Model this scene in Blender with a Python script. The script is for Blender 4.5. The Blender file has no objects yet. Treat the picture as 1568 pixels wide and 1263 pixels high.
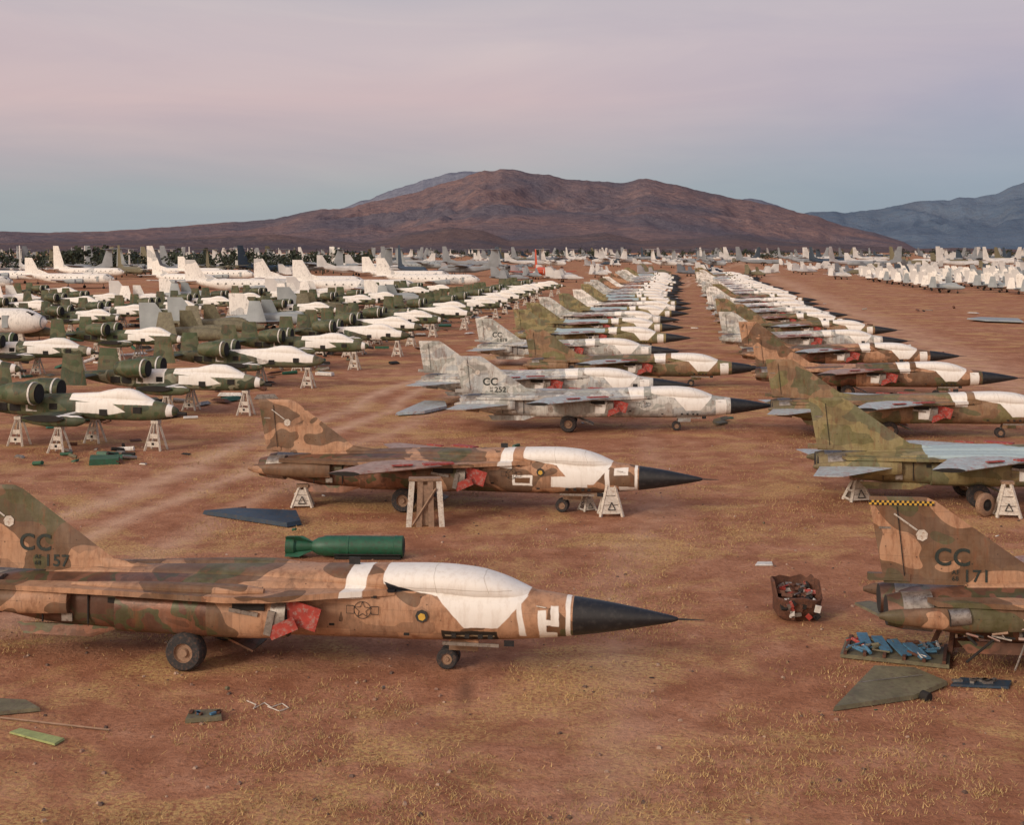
import bpy, math, random, bmesh
import numpy as np
from mathutils import Vector, noise as mn, Matrix
random.seed(7); np.random.seed(7)
S=bpy.context.scene
COL=S.collection
F=2000.0; K=F/1500.0; H=13.1; HY=380.0
def gp(x,y,z=0.0):
    D=F*(H-z)/(y-HY); return ((x-784)*D/F, D)
def lin(r,g,b):
    f=lambda c:((c/255+0.055)/1.055)**2.4 if c/255>0.04045 else c/255/12.92
    return (f(r),f(g),f(b),1)
# ------------------------------------------------------------------ node helpers
class NT:
    def __init__(s,mat):
        s.t=mat.node_tree; s.n=s.t.nodes; s.l=s.t.links
    def new(s,typ,**kw):
        n=s.n.new(typ)
        for k,v in kw.items(): setattr(n,k,v)
        return n
    def put(s,sock,v):
        if isinstance(v,bpy.types.NodeSocket): s.l.new(v,sock)
        elif v is not None: sock.default_value=v
    def math(s,op,a,b=None,clamp=False):
        n=s.new('ShaderNodeMath',operation=op,use_clamp=clamp); s.put(n.inputs[0],a)
        if b is not None: s.put(n.inputs[1],b)
        return n.outputs[0]
    def vmath(s,op,a,b=None):
        n=s.new('ShaderNodeVectorMath',operation=op); s.put(n.inputs[0],a)
        if b is not None: s.put(n.inputs[1],b)
        return n
    def mix(s,f,a,b,blend='MIX'):
        n=s.new('ShaderNodeMix',data_type='RGBA',blend_type=blend)
        s.put(n.inputs[0],f); s.put(n.inputs[6],a); s.put(n.inputs[7],b); return n.outputs[2]
    def noise(s,vec,scale,detail=4,rough=0.55,w=None,dist=0.0):
        n=s.new('ShaderNodeTexNoise')
        if w is not None: n.noise_dimensions='4D'; s.put(n.inputs['W'],w)
        s.put(n.inputs['Vector'],vec); n.inputs['Scale'].default_value=scale
        n.inputs['Detail'].default_value=detail; n.inputs['Roughness'].default_value=rough
        n.inputs['Distortion'].default_value=dist
        return n.outputs[0]
    def ramp(s,f,stops,interp='LINEAR'):
        n=s.new('ShaderNodeValToRGB'); r=n.color_ramp; r.interpolation=interp
        while len(r.elements)<len(stops): r.elements.new(0.5)
        for e,(p,c) in zip(r.elements,stops):
            e.position=p; e.color=c if hasattr(c,'__len__') else (c,c,c,1)
        s.put(n.inputs[0],f); return n.outputs[0]
    def scale(s,vec,sc):
        n=s.new('ShaderNodeMapping'); s.put(n.inputs[0],vec); n.inputs['Scale'].default_value=sc; return n.outputs[0]
def newmat(name):
    m=bpy.data.materials.new(name); m.use_nodes=True
    return m,NT(m),m.node_tree.nodes['Principled BSDF']
def simple(name,c,rough=0.7,metal=0.0,var=0.35,scale=3.0,dark=None):
    m,t,b=newmat(name)
    co=t.new('ShaderNodeTexCoord').outputs['Object']
    n=t.noise(co,scale,5,0.65)
    k=t.ramp(n,[(0.3,1-var),(0.7,1.0)])
    c0=t.mix(1.0,c,k,'MULTIPLY')
    if dark:
        n2=t.noise(co,scale*2.7,4,0.7)
        c0=t.mix(t.ramp(n2,[(0.5,0.0),(0.68,0.8)]),c0,dark)
    t.put(b.inputs['Base Color'],c0); b.inputs['Roughness'].default_value=rough; b.inputs['Metallic'].default_value=metal
    return m
def polymask(t,x,z,pts):
    cx=sum(p[0] for p in pts)/len(pts); cz=sum(p[1] for p in pts)/len(pts)
    cur=None
    for i in range(len(pts)):
        (x0,z0),(x1,z1)=pts[i],pts[(i+1)%len(pts)]
        a,b=-(z1-z0),(x1-x0); c=-(a*x0+b*z0)
        if a*cx+b*cz+c<0: a,b,c=-a,-b,-c
        L=math.hypot(a,b); a/=L;b/=L;c/=L
        v=t.math('ADD',t.math('ADD',t.math('MULTIPLY',x,a),t.math('MULTIPLY',z,b)),c)
        cur=v if cur is None else t.math('MINIMUM',cur,v)
    return t.math('MULTIPLY',cur,40.0,clamp=True)
WHITE=(0.78,0.75,0.70,1); SEAM=(0.42,0.37,0.31,1)
def paint(name,stops,scale=0.33,patches=(),rough=0.55,dirt=0.45,dirtc=(0.07,0.042,0.027,1),metal=0.0,wn=0.06,fine=True,fade=.22,wdirt=.35):
    m,t,b=newmat(name)
    tc=t.new('ShaderNodeTexCoord').outputs['Object']
    rnd=t.math('MULTIPLY',t.new('ShaderNodeObjectInfo').outputs['Random'],37.0)
    f=t.noise(t.scale(tc,(1,0.6,1.5)),scale,2,0.45,w=rnd,dist=0.3)
    col=t.ramp(f,stops,'CONSTANT')
    nz=t.new('ShaderNodeTexNoise'); nz.inputs['Scale'].default_value=1.6; nz.inputs['Detail'].default_value=3
    t.put(nz.inputs['Vector'],tc)
    w=t.vmath('SUBTRACT',nz.outputs['Color'],(0.5,0.5,0.5)).outputs[0]
    w=t.vmath('MULTIPLY',w,(wn*2,0,wn*2)).outputs[0]
    sep=t.new('ShaderNodeSeparateXYZ'); t.put(sep.inputs[0],t.vmath('ADD',tc,w).outputs[0])
    fd=t.noise(tc,1.3,6,0.68,w=rnd)
    col=t.mix(t.ramp(fd,[(0.42,0.0),(0.72,fade)]),col,(0.46,0.38,0.30,1))
    col=t.mix(t.ramp(fd,[(0.28,0.6),(0.46,0.0)]),col,dirtc)
    if fine:
        rs_=t.noise(t.scale(tc,(3.0,3,.8)),1.1,6,.72,w=t.math('ADD',rnd,5.0))
        col=t.mix(t.ramp(rs_,[(.53,0.),(.66,.6)]),col,(0.20,0.075,0.035,1))
        br=t.new('ShaderNodeTexBrick'); br.offset=0.37; br.squash=.6; br.squash_frequency=3
        cmb=t.new('ShaderNodeCombineXYZ'); sp=t.new('ShaderNodeSeparateXYZ'); t.put(sp.inputs[0],tc)
        t.put(cmb.inputs[0],sp.outputs[0]); t.put(cmb.inputs[1],t.math('ADD',sp.outputs[2],.13))
        t.put(br.inputs['Vector'],cmb.outputs[0]); br.inputs['Scale'].default_value=1.0
        br.inputs['Brick Width'].default_value=1.75; br.inputs['Row Height'].default_value=0.71; br.inputs['Mortar Size'].default_value=0.008
        br.inputs['Mortar Smooth'].default_value=0.4
        col=t.mix(t.math('MULTIPLY',br.outputs['Fac'],t.ramp(fd,[(.4,.1),(.6,.5)])),col,(0.05,0.035,0.025,1))
        v=t.new('ShaderNodeTexVoronoi',distance='CHEBYCHEV'); t.put(v.inputs['Vector'],t.scale(tc,(0.8,0.2,1.3))); v.inputs['Scale'].default_value=1.0
        sv=t.new('ShaderNodeSeparateColor'); t.put(sv.inputs[0],v.outputs['Color'])
        col=t.mix(t.ramp(sv.outputs[0],[(0.0,0.0),(0.80,0.35)],'CONSTANT'),col,(0.10,0.06,0.045,1))
        v2=t.new('ShaderNodeTexVoronoi'); t.put(v2.inputs['Vector'],tc); v2.inputs['Scale'].default_value=3.2
        col=t.mix(t.ramp(v2.outputs['Distance'],[(0.07,0.7),(0.10,0.0)]),col,(0.03,0.022,0.018,1))
    dn=t.noise(t.scale(tc,(5,5,1.0)),1.0,6,0.7,w=rnd)
    col=t.mix(t.math('MULTIPLY',t.ramp(dn,[(0.46,0.0),(0.72,1.0)]),dirt),col,dirtc)
    if patches:
        wc=t.mix(t.math('MULTIPLY',t.ramp(dn,[(0.48,0.0),(0.72,1.0)]),wdirt),(1,1,1,1),(.50,.38,.28,1))
        for pts,c in patches:
            mk=polymask(t,sep.outputs[0],sep.outputs[2],[(-p[0],p[1]) for p in pts])
            col=t.mix(mk,col,t.mix(1.0,c,wc,'MULTIPLY'))
    t.put(b.inputs['Base Color'],col)
    b.inputs['Roughness'].default_value=rough; b.inputs['Metallic'].default_value=metal
    b.inputs['Specular IOR Level'].default_value=0.3
    bp=t.new('ShaderNodeBump'); bp.inputs['Strength'].default_value=0.4; bp.inputs['Distance'].default_value=0.035
    t.put(bp.inputs['Height'],t.noise(tc,2.6,5,0.62)); t.put(b.inputs['Normal'],bp.outputs[0])
    return m
TAN=(0.43,0.235,0.135,1); BRN=(0.150,0.080,0.042,1); OLV=(0.080,0.074,0.030,1)
GRY=(0.36,0.37,0.34,1); LGRY=(0.56,0.55,0.51,1); GRN=(0.035,0.055,0.027,1); DGR=(0.085,0.10,0.05,1)
RED=(0.40,0.045,0.03,1); BLACK=(0.012,0.013,0.016,1)
canA=[(8.75,2.72),(8.9,3.7),(4.0,3.7),(4.45,2.42),(7.2,2.42)]
canB=[(7.2,2.47),(4.4,2.47),(5.3,1.5),(6.3,1.5)]
seams=[([(5.55,2.55),(6.0,3.7),(6.03,3.7),(5.59,2.55)],SEAM),([(7.15,2.5),(7.35,3.7),(7.38,3.7),(7.19,2.5)],SEAM),([(4.9,2.60),(4.9,2.64),(8.6,2.70),(8.6,2.66)],SEAM)]
hero1=[(canA,WHITE),(canB,WHITE)]+seams+[
 ([(9.35,2.3),(9.2,3.6),(9.85,3.6),(10.0,2.3)],WHITE),
 ([(3.15,1.0),(3.15,2.6),(3.32,2.6),(3.32,1.0)],WHITE),
 ([(4.45,1.25),(4.6,2.4),(4.77,2.4),(4.67,1.25)],WHITE),
 ([(3.5,1.6),(3.5,2.2),(3.75,2.2),(3.75,1.6)],WHITE),
 ([(3.5,1.62),(3.5,1.82),(4.1,1.82),(4.1,1.62)],WHITE),
 ([(3.85,1.15),(3.85,2.1),(4.12,2.1),(4.12,1.15)],WHITE),
 ([(3.55,1.15),(3.55,1.42),(4.1,1.42),(4.1,1.15)],WHITE),
 ([(8.6,2.50),(8.75,2.82),(7.7,2.55)],BLACK),
 ([(5.3,1.05),(5.3,1.42),(7.0,1.42),(7.0,1.05)],(0.03,0.025,0.02,1)),
 ([(5.4,1.2),(5.4,1.28),(6.9,1.28),(6.9,1.2)],(0.4,0.33,0.22,1)),
 ([(17.4,1.78),(17.4,1.85),(18.4,1.85),(18.4,1.78)],WHITE)]
hero2=[(canA,WHITE),(canB,WHITE)]+seams+[
 ([(9.3,2.2),(9.3,3.6),(9.8,3.6),(10.0,2.3)],WHITE),
 ([(8.3,1.4),(8.3,1.95),(9.3,1.95),(9.3,1.4)],WHITE),
 ([(8.42,1.52),(8.42,1.83),(9.18,1.83),(9.18,1.52)],BRN),
 ([(5.6,1.35),(5.6,1.9),(7.4,1.9),(7.4,1.35)],WHITE),
 ([(3.15,1.0),(3.15,2.6),(3.32,2.6),(3.32,1.0)],WHITE),
 ([(4.5,1.3),(4.5,2.3),(4.75,2.3),(4.75,1.3)],WHITE),
 ([(3.3,1.2),(3.3,1.45),(4.1,1.45),(4.1,1.2)],WHITE),
 ([(3.6,2.0),(3.6,2.35),(4.3,2.35),(4.3,2.0)],WHITE)]
gen=[(canA,WHITE),(canB,WHITE)]+seams[:2]+[([(9.3,2.2),(9.3,3.6),(10.6,3.6),(10.2,2.2)],WHITE),
 ([(3.4,1.1),(3.4,2.3),(4.2,2.3),(4.2,1.1)],WHITE),([(10.8,1.4),(10.8,2.1),(12.8,2.2),(12.8,1.4)],WHITE)]
camo=[(0.0,OLV),(0.42,BRN),(0.505,TAN)]
P_camo1=paint('camouflage_paint',camo,0.36,hero1,dirt=.5)
P_camo2=paint('camouflage_paint_b',[(0,OLV),(0.40,BRN),(0.49,TAN),(0.56,BRN)],0.36,hero2,dirt=.5)
P_camo=paint('camouflage_paint_c',camo,0.36,gen,dirt=.5)
P_grey=paint('grey_paint',[(0.0,GRY),(0.45,LGRY),(0.56,(0.42,0.44,0.44,1))],0.6,gen,dirt=0.45)
P_olive=paint('olive_paint',[(0.0,(0.15,0.135,0.055,1)),(0.46,(0.25,0.205,0.09,1)),(0.58,(0.14,0.14,0.07,1))],0.4,
   gen+[([(10.8,2.48),(10.8,2.95),(17.2,2.95),(17.2,2.48)],(0.35,0.44,0.46,1))],dirt=0.45)
P_olive2=paint('olive_brown_paint',[(0.0,(0.11,0.10,0.045,1)),(0.46,(0.25,0.15,0.08,1)),(0.56,(0.17,0.15,0.06,1))],0.4,gen,dirt=0.5)
P_whitej=paint('preserved_white_paint',[(0.0,GRY),(0.40,WHITE),(0.60,LGRY)],0.5,gen,dirt=0.45)
a10p=[([(1.6,2.95),(1.9,4.6),(7.5,4.6),(7.5,3.2),(5.0,3.0)],WHITE),([(4.5,3.1),(3.4,2.5),(4.6,2.3),(7.0,2.4),(7.0,3.1)],WHITE),
      ([(0.35,2.2),(0.35,3.4),(0.75,3.4),(0.75,2.2)],WHITE)]
P_a10=paint('green_camouflage_paint',[(0.0,GRN),(0.45,DGR),(0.56,(0.045,0.075,0.03,1))],0.4,a10p,dirt=0.3,fade=.12)
P_a10c=paint('green_camouflage_paint_c',[(0.0,GRN),(0.45,(0.22,0.22,0.15,1)),(0.53,(0.05,0.07,0.035,1))],0.5,
  a10p+[([(8.2,2.4),(8.2,3.7),(10,3.7),(10,2.4)],WHITE)],dirt=0.3,fade=.12)
P_a10b=paint('green_camouflage_paint_b',[(0.0,GRN),(0.44,(0.11,0.12,0.07,1)),(0.54,GRN),(0.62,WHITE)],0.5,[([(1.0,1.6),(1.0,4.6),(9.5,4.6),(9.5,2.6),(5.0,2.5)],WHITE)],dirt=0.3,fade=.12)
M_white=simple('white_coating',(0.74,0.71,0.66,1),0.6,0,0.3,1.5,dark=(0.3,0.24,0.18,1))
M_farwhite=simple('hazed_white_paint',(0.62,0.60,0.58,1),0.7,0,0.4,.15)  # aircraft white dulled, distance haze mixed into the colour
M_fargrey=simple('hazed_grey_paint',(0.27,0.29,0.31,1),0.7,0,0.4,.15)  # aircraft grey pulled towards blue to paint in distance haze
M_whiteclean=paint('white_aircraft_paint',[(0.0,WHITE),(0.42,(0.78,0.75,0.70,1)),(0.60,(0.5,0.5,0.49,1))],0.12,(),fine=False,dirt=0.35,fade=.1)
M_greyair=simple('grey_aircraft_paint',(0.30,0.33,0.34,1),0.55,0,0.3,0.4)
M_black=simple('black_radome',(0.012,0.013,0.016,1),0.45,0,0.3,2,dark=(0.035,0.033,0.033,1))
M_tire=simple('tire_rubber',(0.03,0.03,0.032,1),0.85,0,0.4,4,dark=(0.12,0.07,0.05,1))
M_hub=simple('wheel_hub',(0.35,0.22,0.14,1),0.6,0,0.4,6,dark=(0.15,0.06,0.04,1))
M_metal=simple('bare_metal',(0.38,0.34,0.30,1),0.42,0.6,0.5,3,dark=(0.10,0.06,0.045,1))
M_dark=simple('dark_cavity',(0.02,0.017,0.015,1),0.9,0,0.4,4)
M_red=simple('red_cover',RED,0.7,0,0.5,3,dark=(0.30,0.22,0.19,1))
M_nacelle=paint('stained_nacelle_metal',[(0.0,(0.13,0.055,0.032,1)),(0.42,(0.20,0.085,0.05,1)),(0.50,(0.07,0.07,0.03,1)),(0.56,(0.10,0.042,0.026,1))],0.9,(),rough=0.42,dirt=0.65,metal=0.25,fade=.12)
M_wingw=simple('wing_skin',(0.42,0.30,0.25,1),0.6,0,0.45,1.6,dark=(0.25,0.08,0.06,1))
M_wingb=simple('pale_wing_skin',(0.44,0.50,0.51,1),0.6,0,0.35,1.6,dark=(0.30,0.12,0.10,1))
M_wood=simple('weathered_wood',(0.33,0.21,0.14,1),0.85,0,0.5,6)
M_standw=simple('white_stand_paint',(0.68,0.62,0.54,1),0.8,0,0.35,5,dark=(0.28,0.16,0.1,1))
M_green=simple('green_drum_paint',(0.018,0.115,0.06,1),0.5,0,0.4,2.5,dark=(0.035,0.05,0.03,1))
M_blue=simple('blue_panel_paint',(0.022,0.05,0.085,1),0.5,0,0.4,2,dark=(0.06,0.05,0.045,1))
M_bluet=simple('blue_tube',(0.07,0.20,0.32,1),0.5,0,0.4,4,dark=(.09,.07,.06,1))
M_olivep=simple('olive_panel',(0.19,0.17,0.10,1),0.65,0,0.5,2,dark=(0.09,0.06,0.045,1))
M_lime=simple('pale_green_panel',(0.36,0.42,0.16,1),0.6,0,0.4,5,dark=(.2,.2,.1,1))
M_yel=simple('yellow_marking',(0.6,0.36,0.05,1),0.6,0,0.2,8)
M_orange=simple('orange_paint',(0.55,0.08,0.03,1),0.6,0,0.2,2)
M_logo=simple('stencil_paint',(0.035,0.033,0.03,1),0.8,0,0.2,8)
M_greentxt=simple('dark_green_marking',(0.018,0.032,0.028,1),0.7,0,0.4,8,dark=(.07,.05,.035,1))
M_rust=simple('rusty_steel',(0.17,0.07,0.04,1),0.8,0.2,0.6,8,dark=(0.03,0.02,0.02,1))
# ------------------------------------------------------------------ mesh builder
class MB:
    def __init__(s): s.v=[];s.f=[];s.m=[];s.sm=[]
    def add(s,vs,fs,mi=0,smooth=False):
        o=len(s.v); s.v+=[tuple(v) for v in vs]
        for i,f in enumerate(fs):
            s.f.append(tuple(a+o for a in f)); s.m.append(mi[i] if isinstance(mi,list) else mi); s.sm.append(smooth)
    def rings(s,rings,mi=0,cap0=True,cap1=True,smooth=True,capm=None,mfun=None):
        n=len(rings[0]); vs=[p for r in rings for p in r]; fs=[];ms=[]
        for i in range(len(rings)-1):
            for k in range(n):
                a=i*n+k;b=i*n+(k+1)%n
                fs.append((a,b,b+n,a+n)); ms.append(mfun(i) if mfun else mi)
        s.add(vs,fs,ms,smooth)
        if cap0: s.add(rings[0],[tuple(range(n))[::-1]],mi if capm is None else capm)
        if cap1: s.add(rings[-1],[tuple(range(n))],mi if capm is None else capm)
    def loft(s,st,n=28,mi=0,res=3,mfun=None,yc=0.0,cap1m=None,cap0m=None):
        A=np.array([list(r)+([yc] if len(r)<6 else []) for r in st],float)
        ss=[]
        for i in range(len(A)-1):
            for k in range(res): ss.append(A[i,0]+(A[i+1,0]-A[i,0])*k/res)
        ss.append(A[-1,0]); ss=np.array(ss)
        def pch(y):
            x=A[:,0]; h=np.diff(x); d=np.diff(y)/h; m=np.zeros(len(x)); m[0]=d[0];m[-1]=d[-1]
            for i in range(1,len(x)-1):
                m[i]=0 if d[i-1]*d[i]<=0 else 2*d[i-1]*d[i]/(d[i-1]+d[i])
            out=[]
            for q in ss:
                i=min(max(np.searchsorted(x,q,side='right')-1,0),len(x)-2); t=(q-x[i])/h[i]
                out.append((2*t**3-3*t*t+1)*y[i]+(t**3-2*t*t+t)*h[i]*m[i]+(-2*t**3+3*t*t)*y[i+1]+(t**3-t*t)*h[i]*m[i+1])
            return np.array(out)
        T,B,W,P,Y=[pch(A[:,j]) for j in range(1,6)]
        rs=[]
        for i,q in enumerate(ss):
            r=[]
            for k in range(n):
                a=2*math.pi*(k+0.5)/n; c,si=math.cos(a),math.sin(a); e=2/P[i]
                y=Y[i]+W[i]*math.copysign(abs(c)**e,c); z=(T[i]+B[i])/2+(T[i]-B[i])/2*math.copysign(abs(si)**e,si)
                r.append((-q,y,z))
            rs.append(r)
        s.rings(rs,mi,True,True,True,cap1m,(lambda i:mfun(ss[i])) if mfun else None)
    def foil(s,rLE,rc,tLE,tc,tr,tt,axis='y',mi=0,tipm=None,n=1):
        prof=[(0,0),(0.05,.45),(0.18,.85),(0.4,1),(0.7,.85),(1,.12),(1,-.12),(0.7,-.85),(0.4,-1),(0.18,-.85),(0.05,-.45)]
        rs=[]
        for k in range(n+1):
            t=k/n; r=[]
            L=[rLE[i]+(tLE[i]-rLE[i])*t for i in range(3)]; c=rc+(tc-rc)*t; th=tr+(tt-tr)*t
            for (u,w) in prof:
                if axis=='y': r.append((L[0]-u*c,L[1],L[2]+w*th/2))
                else: r.append((L[0]-u*c,L[1]+w*th/2,L[2]))
            rs.append(r)
        s.rings(rs,mi,True,True,False,capm=tipm)
    def box(s,c,d,mi=0,R=None,taper=1.0):
        x,y,z=[q/2 for q in d]; vs=[]
        for k,(zz,t) in enumerate(((-z,1.0),(z,taper))):
            for a,b in ((-1,-1),(1,-1),(1,1),(-1,1)): vs.append(Vector((a*x*t,b*y*t,zz)))
        if R is not None: vs=[R@v for v in vs]
        vs=[(v.x+c[0],v.y+c[1],v.z+c[2]) for v in vs]
        s.add(vs,[(3,2,1,0),(4,5,6,7),(0,1,5,4),(1,2,6,5),(2,3,7,6),(3,0,4,7)],mi)
    def beam(s,a,b,w,mi=0,n=4,w2=None):
        a=Vector(a);b=Vector(b);d=(b-a).normalized(); u=d.orthogonal().normalized(); v=d.cross(u); w2=w if w2 is None else w2
        rs=[[tuple(p+(u*math.cos(2*math.pi*(k+.5)/n)+v*math.sin(2*math.pi*(k+.5)/n))*r) for k in range(n)] for p,r in ((a,w),(b,w2))]
        s.rings(rs,mi,smooth=n>6)
    def wheel(s,c,r,w,mt=2,mh=3,n=28):
        prof=[(-w/2,r*.5),(-w/2,r*.86),(-w*.36,r*.97),(-w*.15,r),(w*.15,r),(w*.36,r*.97),(w/2,r*.86),(w/2,r*.5)]
        rs=[[(c[0]+rr*math.cos(2*math.pi*k/n),c[1]+y,c[2]+rr*math.sin(2*math.pi*k/n)) for k in range(n)] for y,rr in prof]
        s.rings(rs,mt,False,False)
        for sg in (-1,1):
            pr=[(w/2,r*.5),(w*.30,r*.46),(w*.30,r*.25),(w*.5,r*.2),(w*.5,.01)]
            rs=[[(c[0]+rr*math.cos(2*math.pi*k/n),c[1]+sg*y,c[2]+rr*math.sin(2*math.pi*k/n)) for k in range(n)] for y,rr in pr]
            s.rings(rs,mh,False,False,smooth=False)
    def tube(s,c0,c1,r0,r1,mi=0,n=20,capm=None):
        s0=Vector(c0);s1=Vector(c1);d=(s1-s0).normalized();u=d.orthogonal().normalized();v=d.cross(u)
        rs=[[tuple(p+(u*math.cos(2*math.pi*k/n)+v*math.sin(2*math.pi*k/n))*r) for k in range(n)] for p,r in ((s0,r0),(s1,r1))]
        s.rings(rs,mi,True,True,True,capm)
    def mesh(s,name,mats,angle=35):
        me=bpy.data.meshes.new(name); me.from_pydata(s.v,[],s.f)
        for m in mats: me.materials.append(m)
        me.polygons.foreach_set('material_index',s.m); me.polygons.foreach_set('use_smooth',s.sm)
        me.update()
        bm=bmesh.new(); bm.from_mesh(me); bmesh.ops.recalc_face_normals(bm,faces=bm.faces); bm.to_mesh(me); bm.free()
        try: me.set_sharp_from_angle(angle=math.radians(angle))
        except Exception: pass
        return me
    def merge(s,o,M,mi=None):
        off=len(s.v); s.v+=[tuple(M@Vector(v)) for v in o.v]
        s.f+=[tuple(a+off for a in f) for f in o.f]; s.m+=(o.m if mi is None else [mi(a) for a in o.m]); s.sm+=o.sm
def obj(name,me,loc=(0,0,0),rz=0.0,parent=None,scale=1.0,rx=0,ry=0):
    o=bpy.data.objects.new(name,me); o.location=loc; o.rotation_euler=(rx,ry,rz)
    if scale!=1.0: o.scale=(scale,)*3
    if parent: o.parent=parent
    COL.objects.link(o); return o
# ------------------------------------------------------------------ swing-wing jet
def swing_jet(wing=True,stab=True,gear=True,detail=True):
    b=MB() # mats:0 paint 1 black 2 tire 3 hub 4 metal 5 dark 6 red 7 nacelle 8 wing
    st=[(0,1.84,1.82,.01,2),(.06,1.89,1.77,.06,2),(.5,1.99,1.66,.17,2),(1.1,2.10,1.54,.29,2),(2,2.25,1.37,.44,2),(3.1,2.39,1.2,.59,2),(4,2.50,1.10,.72,2.1),
        (5,2.60,1.02,.84,2.3),(6.5,2.68,.95,.96,2.5),(8,2.76,.92,1.03,2.7),(9.5,2.84,.92,1.1,2.8),(11,2.86,.93,1.2,3),(12.5,2.84,.95,1.36,3.2),
        (14,2.80,.97,1.5,3.2),(17,2.68,.95,1.55,3.2),(19,2.58,1.0,1.5,3),(20.5,2.5,1.18,1.4,2.8),(21.6,2.36,1.45,1.15,2.6),(22.0,2.25,1.6,1.0,2.5)]
    b.loft(st,36,0,3,mfun=lambda q:1 if q<3.05 else (7 if q>14.2 else 0),cap1m=5)
    b.loft([(4.15,2.50,2.3,.1,2),(4.6,2.68,2.2,.45,2),(5.3,2.95,2.2,.70,2.1),(6.1,3.13,2.2,.82,2.3),(7.2,3.2,2.3,.86,2.3),(8.6,3.16,2.3,.86,2.3),(10.2,3.08,2.4,.82,2.3),(13,2.94,2.5,.75,2.4),(17,2.78,2.4,.5,2.2),(20,2.62,2.3,.3,2)],24,0,3)
    b.tube((0.0,0,1.83),(0.75,0,1.83),.035,.012,1,8)
    for sg in (-1,1):
        out=[(8.4,.95),(9.6,1.3),(11.9,2.3),(13.2,2.45),(17.0,2.05),(21.2,1.75),(21.4,1.2),(8.4,.6)]
        top=[(-s0,sg*y,2.60-(s0-8)*0.012) for s0,y in out]; bot=[(-s0,sg*y,2.42-(s0-8)*0.010) for s0,y in out]
        b.rings([bot,top],0,True,True,False)
        # root fairing step and raised access hump on the glove
        b.loft([(12.2,2.68,2.5,.1,2,sg*1.75),(13.0,2.76,2.45,.32,2.2,sg*1.75),(16,2.68,2.4,.3,2.2,sg*1.55),(18.5,2.54,2.4,.08,2,sg*1.4)],12,0,2)
        b.loft([(11.5,2.38,1.18,.46,2.3,sg*1.50),(12.4,2.40,1.08,.56,2.4,sg*1.42),(14,2.36,1.02,.6,2.6,sg*1.25),(17,2.3,1.02,.55,2.8,sg*1.15)],22,0,2,mfun=lambda q:4 if q<11.9 else (0 if q<14 else 7),cap1m=7)
        b.tube((-11.47,sg*1.5,1.78),(-11.52,sg*1.5,1.78),.42,.42,5,18)
        b.tube((-10.7,sg*1.15,1.85),(-11.9,sg*1.22,1.85),.02,.38,4,14)
        b.box((-11.15,sg*1.75,1.95),(1.3,.06,.72),6,Matrix.Rotation(math.radians(16),3,'Y'))
        b.box((-11.55,sg*1.98,1.55),(.9,.05,.4),6,Matrix.Rotation(math.radians(-25),3,'Y'))
        b.box((-11.95,sg*2.0,1.7),(.22,.05,.75),4,Matrix.Rotation(math.radians(12),3,'Y'))
        b.box((-12.75,sg*2.02,2.0),(.9,.04,.12),4,Matrix.Rotation(math.radians(8),3,'Y'))
        b.box((-12.6,sg*2.0,2.22),(1.0,.04,.3),5)
        for q in (14.6,16.2,17.9,19.4): b.box((-q,sg*1.555,1.75),(.04,.05,.95),5)
        b.box((-15.5,sg*1.57,1.55),(.5,.04,.3),5); b.box((-18.6,sg*1.54,1.45),(.35,.04,.25),4); b.box((-16.9,sg*1.57,2.05),(.7,.04,.16),5)
        for q in (13.2,14.1,15.6,17.2): b.beam((-q,sg*1.60,2.28),(-q-.55,sg*1.60,2.22),.03,4,6)
        b.tube((-21.2,sg*.70,1.88),(-22.1,sg*.70,1.88),.62,.56,4,22); b.tube((-22.1,sg*.70,1.88),(-22.55,sg*.70,1.88),.56,.46,7,22,capm=5)
        b.foil((-16.9,sg*1.15,1.12),3.6,(-17.9,sg*1.25,.78),2.3,.1,.05,'z',7)
        b.loft([(18.5,2.3,1.6,.15,2.4,sg*1.65),(20,2.3,1.55,.25,2.4,sg*1.7),(22.4,2.15,1.7,.18,2.2,sg*1.65),(22.9,2.0,1.85,.05,2,sg*1.6)],14,0,2)
        if stab: b.foil((-18.9,sg*1.8,1.95),3.7,(-21.7,sg*4.35,1.9),1.5,.16,.06,'y',8)
        if wing:
            b.foil((-11.8,sg*1.9,2.50),4.4,(-16.0,sg*4.7,2.36),1.6,.36,.22,'y',8,tipm=5)
            b.box((-12.6,sg*2.9,2.68),(1.5,.5,.06),6,Matrix.Rotation(math.radians(sg*-28),3,'Z'))
            b.box((-14.3,sg*3.3,2.62),(1.0,.25,.05),6,Matrix.Rotation(math.radians(sg*-28),3,'Z'))
        if gear:
            b.wheel((-14.7,sg*1.62,.6),.6,.52)
            b.beam((-14.7,sg*1.3,.6),(-14.3,sg*.7,1.3),.11,4,8); b.beam((-14.0,sg*.4,1.3),(-14.7,sg*1.2,.62),.07,4,8)
            b.beam((-15.4,sg*.8,1.2),(-14.8,sg*1.2,.62),.05,4,8)
    b.foil((-17.2,0,2.55),5.3,(-20.9,0,5.15),2.05,.24,.14,'z',0,n=1)
    b.foil((-15.6,0,2.70),3.0,(-17.9,0,3.0),1.2,.3,.12,'z',0)
    b.foil((-20.9,0,5.15),2.05,(-21.2,0,5.28),1.75,.14,.06,'z',0)
    b.box((-22.35,0,2.75),(1.3,.2,.22),0); b.box((-22.4,0,4.3),(.5,.1,.07),4)
    b.box((-22.0,-.11,3.9),(.03,.01,2.2),5,Matrix.Rotation(math.radians(-6),3,'Y'))
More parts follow.
